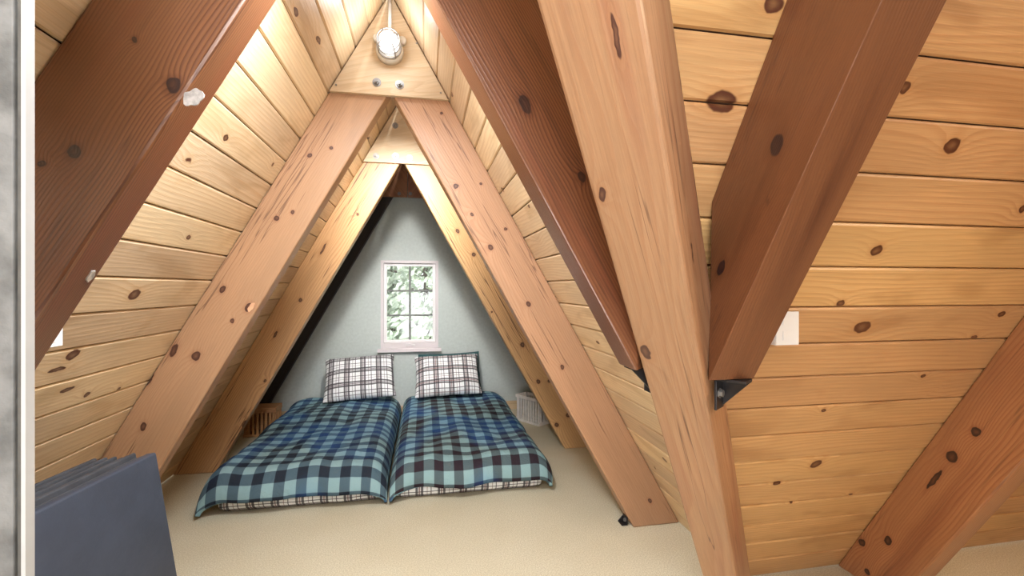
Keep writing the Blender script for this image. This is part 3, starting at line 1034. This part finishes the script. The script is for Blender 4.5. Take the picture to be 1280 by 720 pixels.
def mattress(x0, x1, y0, y1, z1, label, sd):
    bm = bmesh.new()
    bmesh.ops.create_cube(bm, size=1.0)
    bmesh.ops.subdivide_edges(bm, edges=bm.edges[:], cuts=14, use_grid_fill=True)
    for v in bm.verts:
        v.co = Vector((v.co.x * (x1 - x0), v.co.y * (y1 - y0), (v.co.z + 0.5) * z1))
        s = noise.noise(Vector((v.co.x * 5 + sd, v.co.y * 5, v.co.z * 9)))
        if v.co.z > 0.005:
            v.co += Vector((s * 0.012, noise.noise(Vector((v.co.x * 6, v.co.z * 8, sd))) * 0.012, 0))
        ex = abs(v.co.x) / ((x1 - x0) / 2); ey = abs(v.co.y) / ((y1 - y0) / 2)
        if v.co.z < 0.055:
            q = (1 - max(v.co.z, 0) / 0.055) ** 2 * 0.055
            if ex > 0.98: v.co.x -= math.copysign(q, v.co.x)
            if ey > 0.98: v.co.y -= math.copysign(q, v.co.y)
    bm.normal_update()
    box_uv(bm, sd)
    M = Matrix.Translation(((x0 + x1) / 2, (y0 + y1) / 2, 0))
    o = link('mattress', bm, M_SHEET, M, None, True)
    return tag(o, label, 'mattress')


SEAM = -0.205
mattress(-1.11, SEAM - 0.04, 2.785, 4.62, 0.135, 'left floor mattress in a white plaid sheet showing under the comforter', 0.3)
mattress(SEAM + 0.04, 0.715, 2.78, 4.62, 0.135, 'right floor mattress in a white plaid sheet showing under the comforter', 4.1)
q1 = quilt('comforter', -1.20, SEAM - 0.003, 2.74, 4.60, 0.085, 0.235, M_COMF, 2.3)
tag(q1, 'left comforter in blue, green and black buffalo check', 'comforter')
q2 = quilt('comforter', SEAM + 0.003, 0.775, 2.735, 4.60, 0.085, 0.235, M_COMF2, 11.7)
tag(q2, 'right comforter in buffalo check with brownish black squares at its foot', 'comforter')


def pillow(loc, w, h, t, lean, roll, yaw, mat, label, sd, n=34):
    bm = bmesh.new()
    uvl = bm.loops.layers.uv.new('UVMap')
    sides = []
    for sgn in (1, -1):
        G = []
        for j in range(n + 1):
            row = []
            for i in range(n + 1):
                a, b = 2 * i / n - 1, 2 * j / n - 1
                pa, pb = math.sin(a * math.pi / 2), math.sin(b * math.pi / 2)
                pin_x = 1 - 0.07 * (1 - pb * pb) * 1.0
                pin_y = 1 - 0.07 * (1 - pa * pa)
                x, y = pa * w / 2 * pin_y ** 0 * (1 - 0.05 * (1 - pb * pb) * abs(pa)), pb * h / 2 * (1 - 0.06 * (1 - pa * pa) * abs(pb))
                puff = ((1 - pa ** 4) * (1 - pb ** 4)) ** 0.55
                wr = noise.noise(Vector((x * 9 + sd, y * 9, sgn))) * 0.012 + noise.noise(Vector((x * 22 + sd, y * 22, sgn))) * 0.004
                z = sgn * (t / 2) * puff + wr * min(1, puff * 1.5)
                edge = i in (0, n) or j in (0, n)
                if edge and sgn == -1:
                    row.append(sides[0][j][i])
                else:
                    row.append(bm.verts.new((x + (noise.noise(Vector((y * 14, sd, 2))) * 0.007 if edge else 0), y + (noise.noise(Vector((x * 14, sd, 5))) * 0.008 if edge else 0), z)))
            G.append(row)
        sides.append(G)
        for j in range(n):
            for i in range(n):
                q = [G[j][i], G[j][i + 1], G[j + 1][i + 1], G[j + 1][i]]
                f = bm.faces.new(q if sgn == 1 else q[::-1])
                f.smooth = True
                for lp in f.loops: lp[uvl].uv = (lp.vert.co.x, lp.vert.co.y)
    M = Matrix.Translation(loc) @ Matrix.Rotation(yaw, 4, 'Z') @ Matrix.Rotation(lean, 4, 'X') @ Matrix.Rotation(roll, 4, 'Z')
    return tag(link('pillow', bm, mat, M), label, 'pillow')


R = math.radians
pillow((-0.565, 4.345, 0.445), 0.61, 0.44, 0.17, R(48), R(3.5), R(2), M_PILLOW_L, 'left pillow in white and black plaid leaning on the back wall', 1.0)
pillow((0.215, 4.345, 0.440), 0.60, 0.43, 0.17, R(48), R(2.5), R(-2), M_PILLOW, 'right pillow in white and brown plaid leaning on the back wall', 5.0)
pillow((0.245, 4.535, 0.43), 0.60, 0.40, 0.10, R(62), R(2), R(-2), M_TEAL, 'dark teal pillow mostly hidden behind the right plaid pillow', 9.0)

# ------------------------------------------------------------------ crates
def crate(M, w, d, h, mat, label, nsl, back=True):
    root = place(bpy.data.objects.new('slatted_crate', None), M)
    root.empty_display_size = 0.05
    t = 0.010
    def pc(name, *a): return link(name, to_local(box_bm(*a, 0.0015, 1), Matrix.Identity(4)), mat, M, root)
    for x in (0.0, w - 0.02):
        for y in (0.0, d - 0.02):
            pc('post', x, x + 0.02, y, y + 0.02, 0.0, h)
    for y in (-t, d):
        pc('top_rail', -t, w + t, y, y + t, h - 0.028, h)
        pc('bottom_rail', -t, w + t, y, y + t, 0, 0.022)
        for i in range(nsl):
            x = 0.018 + (w - 0.036) * (i + 0.5) / nsl
            sw = (w - 0.036) / nsl * 0.29
            pc('slat', x - sw, x + sw, y + 0.001, y + t - 0.001, 0.020, h - 0.026)
    for x in (-t, w):
        pc('side_rail', x, x + t, 0, d, h - 0.03, h)
        pc('side_rail', x, x + t, 0, d, 0, 0.03)
        ns = max(3, int(nsl * d / w))
        for i in range(ns):
            y = d * (i + 0.5) / ns
            sw = d / ns * 0.33
            pc('slat', x + 0.001, x + t - 0.001, y - sw, y + sw, 0.028, h - 0.028)
    pc('bottom_board', 0.001, w - 0.001, 0.001, d - 0.001, 0.004, 0.012)
    return tag(root, label, 'crate'), pc


M_CRATE_W = plain('white_painted_crate', (0.74, 0.70, 0.66), 0.6, mott=0.1, mscale=20)
M_CRATE_N = wood('bare_crate_wood', light=(0.50, 0.27, 0.12), ring=(0.33, 0.14, 0.05), rings=90, contrast=0.5, vary=0.1, rough=0.6)
xd = Vector((0.157, -0.238, 0)).normalized()
crate(frame_matrix((0.865, 4.30, 0.0), xd, (-xd.y, xd.x, 0)), 0.285, 0.13, 0.245, M_CRATE_W, 'small white slatted crate on the carpet right of the bed', 8)
c2, pc = crate(Matrix.Translation((-1.475, 4.22, 0.0)), 0.235, 0.16, 0.225, M_CRATE_N, 'brown wooden slatted crate on the carpet left of the bed', 6)
pc('top_board', -0.01, 0.245, -0.01, 0.17, 0.225, 0.238)

# ------------------------------------------------------------------ stack of upright foam pads
M_PAD = plain('slate_blue_vinyl', (0.043, 0.054, 0.080), 0.55, mott=0.12, mscale=7, bumps=0.12, bscale=40)
M_PADB = plain('charcoal_pad_cover', (0.050, 0.053, 0.062), 0.7, mott=0.25, mscale=14, bumps=0.1, bscale=50)
PT = Vector((-0.900, 1.80, 0.695))
PN = Vector((-0.955, 1.374, 0.695))
pl = (PT - PN).normalized()                                   # along the pad, away from the camera
PB = Vector((-0.785, 1.765, 0.0))
pu = Vector((PT.x - PB.x, 0.0, PT.z)).normalized()
Mp = frame_matrix(PB, pl, pu)                                  # local x along, y up the pad, z = x cross y
zs = 1 if Mp.to_3x3().col[2].x < 0 else -1
pos = 0.0
words = ['foremost slate blue pad of the upright stack, full broad face showing', 'second pad of the upright stack, right behind the broad blue front pad', 'third pad of the upright stack counted from the broad blue front pad',
         'middle pad of the upright stack, fourth from the broad blue front pad', 'fifth pad of the upright stack counted from the broad blue front pad', 'sixth pad of the upright stack, next to the board-side last pad',
         'last pad of the upright stack, nearest the sloping pine boards']
rg = random.Random(4)
for i in range(7):
    th = 0.036 if i == 0 else 0.0275
    dl = 0.0 if i == 0 else rg.uniform(-0.007, 0.005) - 0.002 * i
    dhh = 0.0 if i == 0 else rg.uniform(-0.010, 0.004) + 0.0045 * i
    a, b = pos, pos + th
    pts = [(-0.655, 0.0), (dl, 0.0), (dl, 0.70 + dhh), (-0.655, 0.70 + dhh)]
    if i == 0:
        bm = bevel(bm_prism([(x, y, zs * a) for x, y in pts], (0, 0, zs * th)), 0.008, 3)
    else:                                                       # a folded pad: two leaves
        leaf = (th - 0.003) / 2
        bm = join(bevel(bm_prism([(x, y, zs * a) for x, y in pts], (0, 0, zs * leaf)), 0.005, 2),
                  bevel(bm_prism([(x - 0.006, y - rg.uniform(0.0, 0.006) * (y > 0.3), zs * (a + leaf + 0.003)) for x, y in pts], (0, 0, zs * leaf)), 0.005, 2))
    o = link('foam_pad', bm, M_PAD if i == 0 else M_PADB, Mp, None, True)
    tag(o, words[i], 'foam pad', 'upright stack of foam pads')
    pos += th + 0.0015

# ------------------------------------------------------------------ electric plates on the boards
def outlet_box(slope, u, v, h, width, label):
    """wedge-shaped box: upright face plate, its back against the sloping boards; (u, v) is its upper far corner"""
    p = hit(u, v, slope.base, slope.out)
    low = p - slope.up * (h / slope.up.z)
    a, b, c = p, low, p - Vector((0, 0, h))
    M = Matrix.Translation(c - slope.along * width * 0.5)
    g = -slope.out * 0.0008
    root = link('outlet_box', to_local(bevel(bm_prism([a + g, b + g, c + g], -slope.along * width), 0.001, 1), M), M_WHITE, M)
    lev = Vector((slope.up.x, slope.up.y, 0)).normalized()
    o = c + lev * 0.0012
    link('face_plate', to_local(bevel(bm_prism([o, o + Vector((0, 0, h)), o + Vector((0, 0, h)) + lev * 0.004, o + lev * 0.004], -slope.along * width), 0.001, 1), M), M_WHITE, M, root)
    for k in (0.28, 0.72):
        m = o + Vector((0, 0, h * k)) + lev * 0.004 - slope.along * width * 0.5
        q = [m - slope.along * 0.015 + Vector((0, 0, -0.012)), m + slope.along * 0.015 + Vector((0, 0, -0.012)), m + slope.along * 0.015 + Vector((0, 0, 0.012)), m - slope.along * 0.015 + Vector((0, 0, 0.012))]
        link('receptacle', to_local(bm_prism(q, lev * 0.002), M), M_WHITE, M, root)
    return tag(root, label, 'outlet')


outlet_box(s_left, 76, 392, 0.088, 0.072, 'white outlet box on the left boards, half hidden by the dark rafter')
outlet_box(s_wing, 997, 389, 0.092, 0.072, 'white outlet box on the right boards beside the reddish rafter')

# ------------------------------------------------------------------ painted door casing close to the camera
cut_roof = ((XL + 0.004, 0, 0), Vector((-K, 0, 1)))
xe_, ye_ = -0.418, 0.590
def casing(name, x0, x1, y0, y1, mat, parent=None):
    bm = box_bm(x0, x1, y0, y1, 0, 2.4)
    cut(bm, *cut_roof)
    if parent is None: bevel(bm, 0.002, 2)
    M = Matrix.Translation(((x0 + x1) / 2, (y0 + y1) / 2, 0))
    return link(name, to_local(bm, M), mat, M, parent)


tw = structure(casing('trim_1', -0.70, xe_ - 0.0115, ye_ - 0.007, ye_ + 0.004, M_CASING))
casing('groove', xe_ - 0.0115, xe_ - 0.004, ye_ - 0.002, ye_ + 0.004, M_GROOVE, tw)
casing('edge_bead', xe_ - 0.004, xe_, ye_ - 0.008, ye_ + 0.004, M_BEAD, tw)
